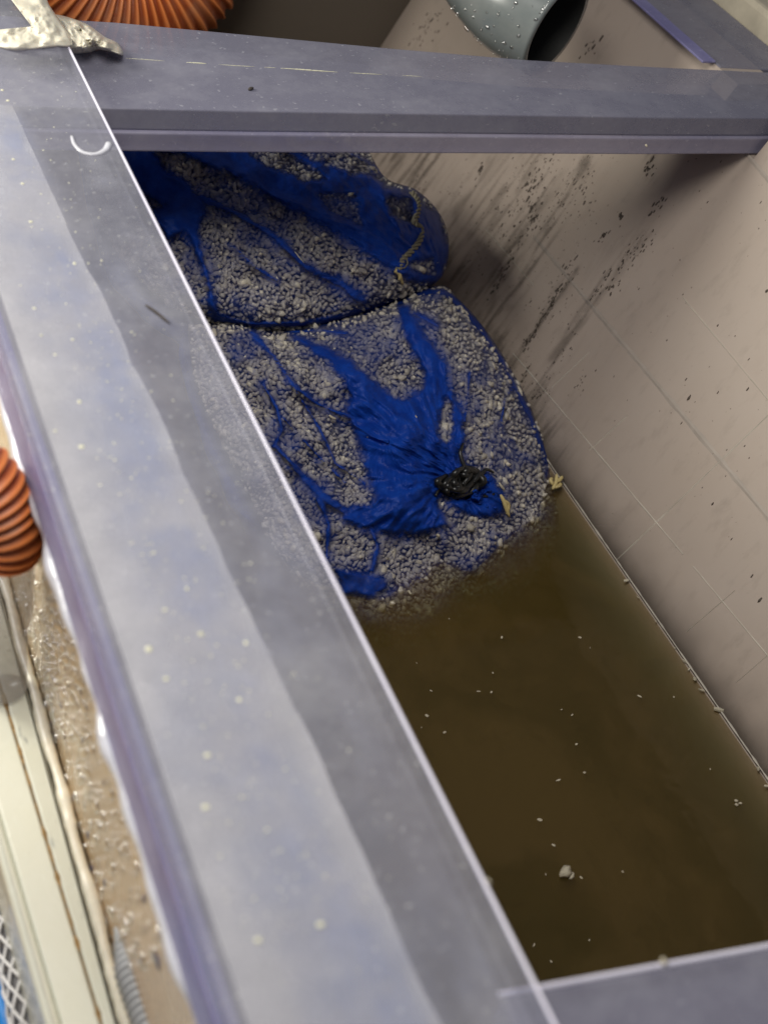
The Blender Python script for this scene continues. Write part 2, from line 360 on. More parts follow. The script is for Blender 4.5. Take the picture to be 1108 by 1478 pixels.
# seams and scratches on the right wall
def wall_ribbon(pts, wpx, h, n=30):
    c = spline(pts, n); v = []; f = []
    for i, (x, y) in enumerate(c):
        t = c[min(i + 1, n - 1)] - c[max(i - 1, 0)]; t /= np.linalg.norm(t); nn = np.array([-t[1], t[0]]) * wpx / 2 * (.75 + .5 * random.random())
        a, b = onwall(*(c[i] + nn)), onwall(*(c[i] - nn)); m_ = (a + b) / 2 - WN * h
        v += [a, m_, b]
    for i in range(n - 1):
        q = 3 * i; f += [(q, q + 1, q + 4, q + 3), (q + 1, q + 2, q + 5, q + 4)]
    return mesh(v, f)
for p, wd in (([(842, 428), (1130, 774)], 8), ([(1070, 215), (1140, 297)], 7), ([(770, 342), (842, 428)], 5)):
    obj('seam', wall_ribbon(p, wd, .00025), MAT_SEAM, rw)
for p, wd in (([(890, 808), (1130, 578)], 2.0), ([(740, 510), (985, 800)], 2.0), ([(1000, 818), (1125, 968)], 1.8), ([(850, 650), (905, 600)], 1.5), ([(990, 912), (1060, 852)], 1.4), ([(985, 430), (1125, 598)], 1.6), ([(640, 470), (745, 600)], 1.8), ([(700, 330), (770, 412)], 1.4), ([(1062, 985), (1125, 930)], 1.4), ([(795, 560), (850, 508)], 1.4)):
    obj('scratch', wall_ribbon(p, wd, .0004), MAT_SCR, rw)
# tide line where the water meets the wall
tl = [np.array([wx(.0018) - .0006, y, .0018]) for y in np.linspace(.1, .66, 140)]
v, f = tube(tl, [.0003 + .0005 * random.random() ** 2 for _ in tl], 6); obj('tide_line', mesh(v, f), MAT_SCR, rw)
# grime: traced runs of splashes and scattered specks
gp = []
def run(p0, p1, n, spread, smin, smax):
    for _ in range(n):
        t = random.random(); x = p0[0] + (p1[0] - p0[0]) * t + random.gauss(0, spread); y = p0[1] + (p1[1] - p0[1]) * t + random.gauss(0, spread)
        gp.append((x, y, random.uniform(smin, smax)))
for a_, b_, n_, sp, s0, s1 in [((700, 440), (775, 305), 60, 3, 1.2, 4), ((765, 315), (765, 255), 34, 8, 1.5, 5), ((770, 270), (790, 215), 30, 7, 1.2, 3.5), ((690, 250), (697, 236), 12, 2, 2, 5),
        ((755, 505), (812, 410), 60, 3.5, 1.5, 4.5), ((765, 530), (745, 575), 30, 4, 1, 3), ((812, 410), (830, 360), 20, 6, 1.2, 3), ((855, 430), (930, 340), 45, 4, 1, 3.2), ((870, 430), (945, 335), 36, 4, 1, 3),
        ((840, 300), (846, 245), 20, 6, 1, 3.5), ((780, 560), (830, 470), 26, 6, 1, 2.5), ((895, 314), (897, 310), 5, 2, 3, 5), ((866, 345), (880, 335), 10, 2, 1.5, 4), ((935, 250), (940, 235), 14, 5, 1.5, 4.5),
        ((938, 305), (958, 285), 12, 3, 2, 4), ((720, 300), (735, 350), 24, 12, 1, 4), ((590, 300), (620, 225), 26, 6, 1, 3), ((650, 300), (680, 240), 20, 9, 1, 2.6), ((790, 560), (765, 575), 18, 4, 1, 3),
        ((825, 575), (850, 540), 14, 6, 1, 2.4), ((780, 330), (850, 220), 70, 9, .8, 2.4), ((680, 400), (760, 250), 90, 16, .7, 2.2), ((750, 240), (850, 330), 60, 22, .7, 2), ((800, 380), (800, 460), 40, 18, .8, 2.4),
        ((600, 60), (640, 10), 40, 12, 1, 4), ((860, 60), (845, 80), 10, 6, 2, 5), ((700, 10), (720, 70), 10, 10, 1, 3)]:
    run(a_, b_, n_, sp, s0, s1)
for _ in range(190): gp.append((random.uniform(700, 1108), random.uniform(215, 800), random.choice([.5, .6, .8, 1, 1, 1.3, 2])))
for _ in range(420):
    t = random.random(); x = random.gauss(760 + 60 * (1 - t), 55); y = 215 + 400 * t; gp.append((x - 90 * t, y, random.choice([.5, .6, .7, .9, 1.3])))
for x, y, s in [(994, 574, 3.5), (1096, 866, 4), (1084, 832, 3), (1028, 727, 3), (1060, 485, 2.5), (1106, 420, 4), (1078, 562, 3), (985, 425, 2.5), (1035, 470, 2)]: gp.append((x, y, s))
PW = np.array([onwall(x, y) for x, y, s in gp]); wv = np.array([.41, .06, .90]); wv -= WN * (wv @ WN); wv /= np.linalg.norm(wv)
wy = np.cross(WN, wv); rotw = np.stack([wv, wy, WN], 1)
sc_ = np.array([s for *_, s in gp]) * .00025
sca = np.stack([sc_ * rng.uniform(1.0, 2.6, len(gp)), sc_ * rng.uniform(.7, 1.1, len(gp)), np.minimum(sc_ * .4, .0005)], 1)
tag(obj('grime', lumps(PW, sca, .2, 1, np.repeat(rotw[None], len(gp), 0)), MAT_GRIME, rw), kind='stuff')
# thin brown films: dried runs of dirt, and shade painted along the waterline
film = M('thin brown film'); fa = film.attr('film_alpha'); film.p(Base__Color=(.055, .042, .030), Roughness=.6)
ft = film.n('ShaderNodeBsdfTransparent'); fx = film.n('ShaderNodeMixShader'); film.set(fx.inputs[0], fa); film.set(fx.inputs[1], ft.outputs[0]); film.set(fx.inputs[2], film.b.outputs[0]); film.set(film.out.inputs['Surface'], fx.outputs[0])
def stain_film(xs, ys, fn, off, name):
    gx, gy = np.meshgrid(xs, ys); P = np.stack([gx.ravel(), gy.ravel()], 1); V = np.array([onwall(x, y) - WN * off for x, y in P]); nx, ny = len(xs), len(ys)
    i, j = np.meshgrid(np.arange(nx - 1), np.arange(ny - 1)); a = (j * nx + i).ravel(); me = fast_mesh(V, np.stack([a, a + 1, a + nx + 1, a + nx], 1))
    at_ = me.attributes.new('film_alpha', 'FLOAT', 'POINT'); at_.data.foreach_set('value', np.clip(fn(P, V), 0, 1).astype('f')); return obj(name, me, film.m, rw)
runs = [([(795, 250), (700, 440)], 12, .55), ([(845, 235), (745, 420), (640, 560)], 10, .5), ([(830, 390), (755, 505), (735, 580)], 7, .6), ([(935, 330), (860, 425), (800, 520)], 9, .42), ([(700, 225), (640, 330)], 16, .35), ([(620, 225), (570, 300)], 22, .5), ([(770, 225), (690, 330)], 26, .35), ([(830, 470), (750, 610)], 9, .35), ([(940, 225), (938, 262)], 8, .4), ([(560, 220), (700, 460), (790, 640)], 26, .45)]
def runs_fn(P, V):
    u = P @ np.array([-.58, .81]); v = P @ np.array([.81, .58]); nz = fbm(u / 60, v / 3.2, 4); n2 = fbm(u / 22 + 9, v / 9, 4); a = np.zeros(len(P))
    for pts, wd, k in runs: a = np.maximum(a, .8 * k * np.exp(-(d_line(P, pts) / wd) ** 2))
    a = a * np.clip((nz * .6 + n2 * .4 - .40) * 5, 0, 1) + .08 * np.clip((nz - .5) * 4, 0, 1) * np.clip((980 - P[:, 0]) / 250, 0, 1) * np.clip((700 - P[:, 1]) / 200, 0, 1)
    return a * np.clip((P[:, 1] - 190) / 20, 0, 1)
stain_film(np.arange(520, 1010, 2.0), np.arange(186, 760, 2.0), runs_fn, .0003, 'dried_stain')
def band_fn(P, V): z = V[:, 2]; return (.85 * np.exp(-np.maximum(z, 0) / (.0090 + .006 * (fbm(P[:, 0] / 30, P[:, 1] / 30, 3) - .4))) - .03) * (z > -.01)  # painted shade, darkest at the water and fading up the wall
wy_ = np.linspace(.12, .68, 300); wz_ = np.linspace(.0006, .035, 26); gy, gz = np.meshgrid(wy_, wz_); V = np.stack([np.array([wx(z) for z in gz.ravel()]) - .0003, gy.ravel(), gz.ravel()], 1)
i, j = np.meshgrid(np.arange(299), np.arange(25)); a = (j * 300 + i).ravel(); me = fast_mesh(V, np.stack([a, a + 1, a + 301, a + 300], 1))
at_ = me.attributes.new('film_alpha', 'FLOAT', 'POINT'); at_.data.foreach_set('value', np.clip(band_fn(np.stack([V[:, 1] * 2500, V[:, 2] * 2500], 1), V), 0, 1).astype('f')); obj('painted_shade_band', me, film.m, rw)
# brown film that ran down under the far brace
# dried drops on the strip and wet beads on the outer wall
dr = [(115, 580, 5), (105, 490, 3), (108, 380, 4), (215, 937, 7), (297, 1165, 6), (222, 798, 4), (238, 880, 4), (166, 664, 3.5), (290, 915, 5), (355, 928, 4), (463, 1335, 6), (373, 1357, 6), (80, 512, 4), (60, 484, 4), (118, 645, 5), (80, 622, 4),
      (18, 690, 2), (147, 376, 3), (30, 412, 3), (128, 380, 2.5), (270, 850, 4), (345, 1010, 5), (240, 980, 5), (300, 1090, 5), (4, 130, 5), (12, 145, 4), (20, 230, 4), (33, 265, 4), (45, 320, 4), (110, 132, 2), (50, 445, 4), (190, 690, 3), (145, 700, 3)]
for _ in range(460):
    t = random.random(); x = 20 + 330 * t + abs(random.gauss(0, 55)) * (1 + t); y = 190 + 1150 * t + random.gauss(0, 50); dr.append((x, y, random.choice([.8, 1, 1.2, 1.6, 2.2])))
PD = []; SD = []
for x, y, s in dr:
    q = at(x, y, .24)
    if .082 < q[0] < .156 and q[1] > .1: PD.append(q); k = s * .00016; SD.append((k * random.uniform(.8, 1.4), k * random.uniform(.8, 1.3), k * .3))
tag(obj('dried_drops', lumps(np.array(PD), np.array(SD), .12, 2, np.repeat(np.eye(3)[None], len(PD), 0)), MAT_SPECK, T, True), kind='stuff')
PD = []; SD = []
for _ in range(1500):
    x = random.gauss(85, 36); y = random.gauss(930, 80) if random.random() < .6 else random.uniform(780, 1400); x += (y - 930) * .22
    q = onx(x, y, .0865)
    if q[2] < .212 and q[2] > .09: PD.append(q); k = random.choice([1, 1, 1.4, 2, 3]) * .0008; SD.append((k * .45, k * random.uniform(.7, 1.1), k * random.uniform(.8, 1.7)))
tag(obj('water_beads', lumps(np.array(PD), np.array(SD), .08, 2, np.repeat(np.eye(3)[None], len(PD), 0)), MAT_DROP, lw, True), kind='stuff')
# dark blue-grey spots of mould on the outer wall
PD = []; SD = []
for x, y, s in [(151, 1275, 5), (188, 1176, 7), (127, 1205, 5), (132, 1255, 5), (208, 1298, 5), (78, 982, 4), (88, 1018, 4), (160, 1070, 5), (106, 1150, 4), (228, 1390, 7), (75, 1045, 3), (120, 1068, 4), (150, 1130, 3), (86, 1134, 4), (133, 1254, 4), (225, 1382, 5)]:
    q = onx(x, y, .0865)
    if q[2] > .085: PD.append(q); k = s * .00028; SD.append((.0003, k, k * 1.7))
tag(obj('mould_spots', lumps(np.array(PD), np.array(SD), .1, 2, np.repeat(np.eye(3)[None], len(PD), 0)), plain('blue grey mould', (.10, .105, .19), .5), lw, True), kind='stuff')

# ---------------------------------------------------------------- water
wm = M('murky brown water'); wm.t.nodes.remove(wm.b)
tr = wm.n('ShaderNodeBsdfTransparent', Color=(.92, .90, .84)); gl = wm.n('ShaderNodeBsdfGlossy', Color=(1, 1, 1), Roughness=.04)
fr = wm.n('ShaderNodeFresnel', IOR=1.33); mx = wm.n('ShaderNodeMixShader')
wb = wm.n('ShaderNodeBump', Strength=.25, Distance=.002, Height=wm.noise(22, 3, .5)); wm.set(gl.inputs['Normal'], wb.outputs[0]); wm.set(fr.inputs['Normal'], wb.outputs[0])
wm.set(mx.inputs[0], fr.outputs[0]); wm.set(mx.inputs[1], tr.outputs[0]); wm.set(mx.inputs[2], gl.outputs[0]); wm.set(wm.out.inputs['Surface'], mx.outputs[0])
pv = wm.n('ShaderNodeVolumePrincipled', Color=(.93, .55, .155), Density=62.0, Anisotropy=.3); wm.set(pv.inputs['Absorption Color'], (.35, .22, .06))
wm.set(wm.out.inputs['Volume'], pv.outputs[0])
zb = -.33
wat = obj('water', prism([(.1192, 0), (wx(0) - .0004, 0), (wx(zb) - .0004, zb), (.1192, zb)], .0905, .9995), wm.m); tag(wat, kind='structure')

# a thin, patchy film of silt drifting on the water
sx, sy = np.meshgrid(np.linspace(.1194, wx(0) - .001, 150), np.linspace(.092, .998, 260)); sv = np.stack([sx.ravel(), sy.ravel(), np.full(sx.size, .0005)], 1)
i, j = np.meshgrid(np.arange(149), np.arange(259)); a = (j * 150 + i).ravel(); sme = fast_mesh(sv, np.stack([a, a + 1, a + 151, a + 150], 1))
sn = fbm(sv[:, 0] * 16 + 2.5 * fbm(sv[:, 1] * 12, sv[:, 0] * 12, 3), sv[:, 1] * 9 + 4, 5); sf = fbm(sv[:, 0] * 120, sv[:, 1] * 90, 3)
sme.attributes.new('film_alpha', 'FLOAT', 'POINT').data.foreach_set('value', np.clip((sn - .36) * .8 * (.6 + .8 * sf), 0, .21).astype('f'))
sm_ = M('silt film'); sm_.p(Base__Color=(.19, .115, .032), Roughness=.6); s1 = sm_.n('ShaderNodeBsdfTransparent'); s2 = sm_.n('ShaderNodeMixShader')
sm_.set(s2.inputs[0], sm_.attr('film_alpha')); sm_.set(s2.inputs[1], s1.outputs[0]); sm_.set(s2.inputs[2], sm_.b.outputs[0]); sm_.set(sm_.out.inputs['Surface'], s2.outputs[0])
tag(obj('silt_film', sme, sm_.m), kind='stuff')

# ---------------------------------------------------------------- media bags
P1 = at(500, 870, 0); P2 = at(805, 740, 0); BU = (P2 - P1) / np.linalg.norm(P2 - P1)
BW = np.array([-BU[1], BU[0], 0]); BV = BW * math.cos(math.radians(30)) + np.array([0, 0, math.sin(math.radians(30))]); BN = np.cross(BU, BV); P1 = P1 - BN * .034
c6 = lambda L: [(160 + .4513 * x, 190 + .4513 * y) for x, y in L]
c7 = lambda L: [(320 + .4693 * x, 420 + .4693 * y) for x, y in L]
mesh_m = M('blue mesh fabric'); dens = mesh_m.attr('weave')
fab = mesh_m.b; nn = mesh_m.noise(500, 4, .6); nb_ = mesh_m.noise(110, 4, .6)
mesh_m.p(Base__Color=mesh_m.mix(mesh_m.ramp(nb_, [(.3, 0.0), (.75, 1.0)]), (.003, .024, .20), (.007, .052, .34)), Roughness=.45, Specular__IOR__Level=.12)
wv1 = mesh_m.n('ShaderNodeTexVoronoi', Scale=900.0); mesh_m.set(wv1.inputs['Vector'], mesh_m.coord())
mesh_m.bump(mesh_m.math('ADD', nn, wv1.outputs['Distance']), .25, .0006)
trn = mesh_m.n('ShaderNodeBsdfTransparent'); mxs = mesh_m.n('ShaderNodeMixShader')
op = mesh_m.math('MULTIPLY_ADD', dens, .84, .17); op = mesh_m.math('MULTIPLY', op, mesh_m.math('MULTIPLY_ADD', nn, .7, .66))
th_ = [mesh_m.math('GREATER_THAN', mesh_m.math('ABSOLUTE', mesh_m.math('SUBTRACT', mesh_m.math('FRACT', mesh_m.attr(q_)), .5)), .36) for q_ in ('net_a', 'net_b')]
op = mesh_m.math('MAXIMUM', op, mesh_m.math('MULTIPLY', mesh_m.math('MAXIMUM', th_[0], th_[1]), mesh_m.math('MULTIPLY_ADD', nn, .6, -.06)))
mesh_m.set(mxs.inputs[0], mesh_m.math('MINIMUM', op, 1.0)); mesh_m.set(mxs.inputs[1], trn.outputs[0]); mesh_m.set(mxs.inputs[2], fab.outputs[0]); mesh_m.set(mesh_m.out.inputs['Surface'], mxs.outputs[0])
med = M('grey porous gravel'); rnd = med.n('ShaderNodeNewGeometry').outputs['Random Per Island']
ng = med.noise(900, 3)
mc = med.ramp(rnd, [(0, (.36, .33, .28)), (.35, (.47, .43, .37)), (.75, (.55, .51, .435)), (1, (.68, .62, .50))])
mc = med.mix(med.ramp(ng, [(.35, .35), (.6, 0.0)]), mc, (.12, .105, .10)); mc = med.mix(med.ramp(med.noise(30, 3), [(.5, 0.0), (.7, .3)]), mc, (.25, .21, .22))
med.p(Base__Color=mc, Roughness=.6); med.bump(ng, .5, .0006)
core_m = plain('dark wet gravel', (.26, .235, .20), .7, .4, 500, .5)

def make_bag(label, outline, H, pos, holes, lines, focus, density_gain, npeb, seed):
    A, K = 460, 120
    o = smooth_outline(outline, A); c = np.array(focus[1], float)
    v0 = o - c; th = np.arctan2(v0[:, 1], v0[:, 0]); rad = np.hypot(*v0.T); od = np.argsort(th); th, rad = th[od], rad[od]
    tt = np.linspace(-math.pi, math.pi, A, endpoint=False); rr = np.interp(tt, th, rad, period=2 * math.pi)
    ox = seed * 13.7
    def height(P):
        d = P - c; r = np.interp(np.arctan2(d[:, 1], d[:, 0]), th, rad, period=2 * math.pi); s = np.clip(np.hypot(*d.T) / r, 0, 1)
        h = H * (1 - s ** 3) ** .5
        h *= 1 + .9 * (fbm(P[:, 0] / 90 + ox, P[:, 1] / 90, 3) - .45)
        return h + .004 * (fbm(P[:, 0] / 34 + ox, P[:, 1] / 34, 3) - .45) * (1 - s ** 6)
    def density(P):
        jx = (fbm(P[:, 0] / 14 + ox, P[:, 1] / 14, 4) - .47) * 13
        D = np.zeros(len(P))
        for poly, k in pos: D = np.maximum(D, k * np.clip(.5 - (sdf_poly(P, poly) + jx) / 11, 0, 1))
        for poly, k in holes: D = np.minimum(D, 1 - k * np.clip(.5 - (sdf_poly(P, poly) + jx) / 8, 0, 1))
        soft = np.zeros(len(P)); nz = fbm(P[:, 0] / 18 + 3, P[:, 1] / 18 + ox, 4)
        for poly, k in pos: soft = np.maximum(soft, k * .62 * np.clip(.9 - sdf_poly(P, poly) / 26, 0, 1) * np.clip((nz - .30) * 3, 0, 1))
        for pts, wd in lines:
            wl = wd * (.35 + 1.3 * fbm(P[:, 0] / 45 + 31, P[:, 1] / 45 + ox, 2)); dl = d_line(P, pts) + jx * .5; D = np.maximum(D, np.clip(1.15 - dl / (wl * .75), 0, .86)); soft = np.maximum(soft, .6 * np.clip(1 - dl / (wl * 2.8), 0, 1) * np.clip((nz - .25) * 3, 0, 1))
        for poly, k in holes: soft *= 1 - .8 * k * (sdf_poly(P, poly) < 2)
        D = np.maximum(D, soft)
        veil = np.clip((fbm(P[:, 0] / 40 + 9, P[:, 1] / 40 + ox, 3) - .46) * 2.4, 0, .30)
        return np.clip(np.maximum(D, veil), 0, 1)
    s = (np.arange(1, K + 1) / K) ** .8
    P = (c[None, None] + s[:, None, None] * rr[None, :, None] * np.stack([np.cos(tt), np.sin(tt)], 1)[None]).reshape(-1, 2)
    h = height(P); D = density(P)
    f2 = P - np.array(focus[0]); ang = np.arctan2(f2[:, 1], f2[:, 0]); lr = np.log(np.hypot(*f2.T) + 12)
    wr = np.abs(fbm(ang * focus[2] + 3 + ox, lr * 1.6, 4) - .47) * 2; wr2 = fbm(P[:, 0] / 9, P[:, 1] / 9, 3)
    edge = np.clip((1 - np.repeat(s, A)) * 9, 0, 1)
    hs = h + (.0012 + D * (.0022 + .0085 * (.42 - wr).clip(0) + .0016 * wr2)) * edge
    V = np.array([onplane(x, y, BN, P1 + BN * k) for (x, y), k in zip(P, hs)])
    cen = onplane(c[0], c[1], BN, P1 + BN * (height(c[None])[0] + .002))
    back = V[:-A] - BN * (hs[:-A, None] + h[:-A, None] * .55 + .004)
    V = np.vstack([V, cen, back]); ci = K * A; b0 = ci + 1; f = []
    j = np.arange(A); jn = (j + 1) % A
    q = [np.stack([i * A + j, i * A + jn, (i + 1) * A + jn, (i + 1) * A + j], 1) for i in range(K - 1)]
    qb = [np.stack([b0 + i * A + jn, b0 + i * A + j, b0 + (i + 1) * A + j, b0 + (i + 1) * A + jn], 1) for i in range(K - 2)]
    last = (K - 1) * A; rim = np.stack([last + j, last + jn, b0 + (K - 2) * A + jn, b0 + (K - 2) * A + j], 1)
    F4 = np.vstack(q + qb + [rim])
    bag = thing('media_bag', label, 'mesh bag', tuple(V[:ci].mean(0)), 'blue mesh bags of gravel in the tank')
    me = mesh(V, list(F4) + [(ci, b, a) for a, b in zip(j, jn)] + [tuple(b0 + j)])
    at_ = me.attributes.new('weave', 'FLOAT', 'POINT')
    at_.data.foreach_set('value', np.concatenate([D, [D[0]], np.full((K - 1) * A, .8)]).astype('f'))
    wob = 3 * (fbm(P[:, 0] / 50, P[:, 1] / 50 + ox, 3) - .5)
    for nm_, dr_ in (('net_a', (.16, .10)), ('net_b', (-.10, .17))):
        na = me.attributes.new(nm_, 'FLOAT', 'POINT'); vals = P @ np.array(dr_) + wob; na.data.foreach_set('value', np.concatenate([vals, [vals[0]], vals[:-A]]).astype('f'))
    sk = obj('mesh_sack', me, mesh_m.m, bag, True)
    # dark core just under the stones
    Vc = np.array([onplane(x, y, BN, P1 + BN * k) for (x, y), k in zip(P[::2], (h - .0042)[::2])]); A2 = A // 2
    j2 = np.arange(A2); q = np.vstack([np.stack([i * A2 + j2, i * A2 + (j2 + 1) % A2, (i + 1) * A2 + (j2 + 1) % A2, (i + 1) * A2 + j2], 1) for i in range(K - 1)])
    obj('packed_gravel', fast_mesh(Vc, q), core_m, bag, True)
    lo_, hi_ = o.min(0), o.max(0); Q = rng.uniform(lo_, hi_, (npeb * 5, 2)); Q = Q[sdf_poly(Q, o) < -3]
    # thin out so that neighbours keep their distance
    keep = []; cell = {}
    for i, p in enumerate(Q):
        g_ = (int(p[0] // 5), int(p[1] // 5))
        if any(np.hypot(*(Q[k] - p)) < 4.7 for dx in (-1, 0, 1) for dy in (-1, 0, 1) for k in cell.get((g_[0] + dx, g_[1] + dy), ())): continue
        cell.setdefault(g_, []).append(i); keep.append(i)
    Q = Q[keep]; Q = Q[density(Q) < .55][:npeb]; hq = height(Q) - rng.uniform(.0006, .0022, len(Q))
    PQ = np.array([onplane(x, y, BN, P1 + BN * k) for (x, y), k in zip(Q, hq)])
    sz = rng.uniform(.00115, .0021, (len(Q), 1)) * (.72 + .75 * fbm(Q[:, 0] / 26, Q[:, 1] / 26, 3) + .55 * (rng.random(len(Q)) > .93))[:, None] * np.stack([rng.uniform(1.1, 2.1, len(Q)), rng.uniform(.7, 1, len(Q)), rng.uniform(.65, .95, len(Q))], 1)
    tag(obj('gravel', lumps(PQ, sz, .20, 1, None), med.m, bag, True), kind='stuff')
    return bag, height
crease = c7([(-40, 70), (0, 85), (110, 105), (200, 100), (300, 95), (420, 65), (540, 35), (600, 8), (680, 0)])
bag1, h1 = make_bag('upper blue mesh bag of grey gravel, under the far cross brace', [(110, 150), (200, 130), (320, 140), (450, 165), (520, 205), (556, 256), (600, 274), (632, 305), (647, 345), (640, 395), (600, 425), (540, 448), (470, 470), (390, 480), (310, 468), (230, 430), (150, 330)], .042,
    [(c6([(-60, 20), (200, -60), (600, -40), (860, 120), (880, 180), (960, 190), (1050, 270), (1080, 380), (1050, 480), (1000, 485), (960, 470), (930, 465), (860, 410), (760, 350), (660, 290), (560, 240), (480, 190), (400, 140), (300, 110), (240, 75), (150, 70), (170, 110), (230, 150), (290, 210), (300, 260), (280, 290), (285, 380), (310, 430), (330, 500), (335, 590), (315, 560), (300, 470), (265, 370), (240, 320), (180, 340), (60, 200)]), 1.0)],
    [(c6([(150, 70), (240, 72), (300, 110), (230, 140), (170, 112)]), 1), (c6([(240, 40), (330, 50), (300, 62), (250, 55)]), .9), (c6([(410, 30), (540, 52), (640, 110), (692, 152), (640, 162), (530, 122), (450, 80)]), 1), (c6([(560, 30), (740, 40), (830, 110), (872, 158), (800, 142), (690, 105), (600, 70)]), 1),
     (c6([(660, 200), (790, 195), (806, 300), (700, 255)]), .62), (c6([(880, 215), (960, 212), (975, 300), (900, 268)]), .9), (c6([(945, 420), (1030, 405), (1040, 462), (965, 445)]), .9), (c6([(105, 205), (175, 230), (150, 260), (115, 240)]), .8)],
    [(c6([(290, 210), (400, 260), (520, 330), (620, 430), (740, 490), (810, 545)]), 11), (c6([(390, 365), (470, 440), (530, 475)]), 4), (c6([(283, 380), (310, 470), (335, 600)]), 8), (crease, 9)],
    ((640, 400), (430, 310), 5), 1, 7000, 1)
bag2, h2 = make_bag('lower blue mesh bag of grey gravel, tied with black and standing in the water', [(270, 470), (340, 462), (400, 470), (480, 462), (560, 438), (632, 412), (662, 432), (702, 478), (748, 552), (786, 632), (806, 700), (822, 765), (790, 840), (710, 890), (610, 940), (510, 930), (420, 830), (345, 690), (285, 560)], .046,
    [(c7([(200, 125), (280, 158), (380, 200), (460, 265), (530, 320), (562, 332), (612, 295), (622, 250), (590, 190), (552, 95), (540, 45), (575, 45), (640, 150), (692, 230), (695, 300), (735, 345), (745, 400), (740, 480), (725, 520), (760, 545), (730, 565), (680, 600), (660, 650), (690, 720), (620, 745), (530, 750), (440, 730), (370, 700), (390, 670), (450, 650), (482, 630), (447, 580), (440, 510), (415, 460), (398, 420), (384, 370), (390, 330), (375, 270), (330, 220), (260, 170)]), 1),
     (c7([(335, 850), (420, 862), (505, 885), (515, 915), (450, 940), (370, 930)]), .8), (c7([(690, 650), (760, 640), (790, 585), (830, 575), (865, 620), (868, 670), (830, 697), (770, 685)]), 1)],
    [(c7([(690, 330), (710, 350), (706, 450), (690, 475), (666, 430), (672, 370)]), 1)],
    [(c7([(90, 125), (160, 200), (220, 290), (290, 345), (390, 388)]), 7), (c7([(230, 310), (300, 420), (350, 530), (440, 592)]), 3.5), (c7([(130, 290), (170, 360), (185, 430), (160, 480)]), 7), (c7([(170, 480), (240, 560), (310, 630), (400, 690)]), 11),
     (c7([(762, 250), (748, 400), (735, 520)]), 3.5), (c7([(580, 60), (620, 80), (665, 108)]), 6), (crease, 7), (c7([(640, 0), (690, 5), (740, 50), (800, 120), (850, 200), (900, 290), (950, 390), (985, 480), (1012, 570), (1035, 650)]), 7),
     (c7([(460, 730), (480, 790), (462, 860)]), 7), (c7([(860, 400), (870, 330), (900, 290)]), 2), (c7([(190, 390), (290, 500), (380, 590)]), 2.5), (c7([(300, 640), (330, 720), (320, 840)]), 7), (c7([(200, 125), (300, 120), (380, 128)]), 5)],
    ((660, 690), (560, 640), 6), 1, 12000, 2)
def onbag(x, y, dz=0.0, hf=h2): return onplane(x, y, BN, P1 + BN * (hf(np.array([[x, y]], float))[0] + dz))
# black tie: several twisted turns round the gathered neck
parts = []
for k in range(13):
    cx, cy = 664 + random.uniform(-7, 9), 697 + random.uniform(-7, 7); a0 = random.uniform(0, 6); rx, ry = random.uniform(14, 25), random.uniform(8, 15)
    ctrl = [onbag(cx + rx * math.cos(a0 + t) * random.uniform(.8, 1.2) + .35 * ry * math.sin(t), cy + ry * math.sin(a0 + t) - .3 * rx * math.cos(a0 + t), .006 + .005 * math.sin(t * 1.5 + k)) for t in np.linspace(0, 5.2, 9)]
    parts.append(tube(spline(ctrl, 40), .0014 + .0009 * np.abs(np.sin(np.linspace(0, 9, 40) + k)), 7))
for e in ([(672, 680), (664, 655), (668, 640)], [(690, 690), (701, 678), (712, 682)], [(645, 700), (634, 705), (628, 716)], [(680, 712), (700, 716), (716, 712)]):
    parts.append(tube(spline([onbag(x, y, .006) for x, y in e], 14), np.linspace(.0016, .0007, 14), 7))
obj('tie', join(parts), MAT_BLACK, bag2, True)
obj('tie_wad', blob([(640, 700), (650, 690), (662, 688), (668, 676), (684, 678), (692, 690), (688, 706), (676, 714), (656, 718), (642, 712)], BN, P1 + BN * (h2(np.array([[665., 697.]]))[0] - .002), .009, noise=1.6, nscale=.2), MAT_BLACK, bag2, True)
# gathered tail of the sack beyond the tie
obj('sack_tail', blob([(672, 700), (690, 690), (702, 676), (716, 690), (726, 712), (724, 734), (706, 744), (684, 738), (668, 730), (655, 722)], BN, P1 + BN * (h2(np.array([[690., 712.]]))[0] - .002), .010, noise=1.3, nscale=.12), mesh_m.m, bag2, True)
tl_ = bpy.data.objects['sack_tail'].data; a_ = tl_.attributes.new('weave', 'FLOAT', 'POINT'); a_.data.foreach_set('value', np.full(len(tl_.vertices), 1.0, 'f'))
for q_ in ('net_a', 'net_b'): tl_.attributes.new(q_, 'FLOAT', 'POINT').data.foreach_set('value', np.full(len(tl_.vertices), .5, 'f'))

# ---------------------------------------------------------------- twine and scraps on the bags
tw = [(594, 278), (603, 292), (602, 308), (598, 322), (607, 330), (606, 346), (594, 362), (580, 376), (574, 390)]
cp = spline([onbag(x, y, .0055, h1) for x, y in tw], 90); fr_ = frames(cp); parts = []
for s_ in range(3):
    pp = [p + .0013 * (a * math.cos(i * .55 + 2.1 * s_) + b * math.sin(i * .55 + 2.1 * s_)) for i, (p, a, b) in enumerate(fr_)]; parts.append(tube(pp, .0010, 6))
parts.append(tube(spline([onbag(x, y, .007, h1) for x, y in [(574, 382), (582, 372), (588, 378), (584, 386), (577, 386)]], 20), .0005, 5))
t_ = thing('twine', 'frayed grey twine with a yellow end lying on the upper bag', 'twine', tuple(cp[45]))
obj('strand', join(parts), MAT_TWINE, t_, True)
parts = [tube(spline([onbag(x, y, .005, h1) for x, y in e], 10), np.linspace(.0016, .0008, 10), 6) for e in ([(574, 388), (577, 398), (581, 410)], [(570, 390), (576, 396), (576, 404)])]
obj('frayed_end', join(parts), MAT_YEL, t_, True)
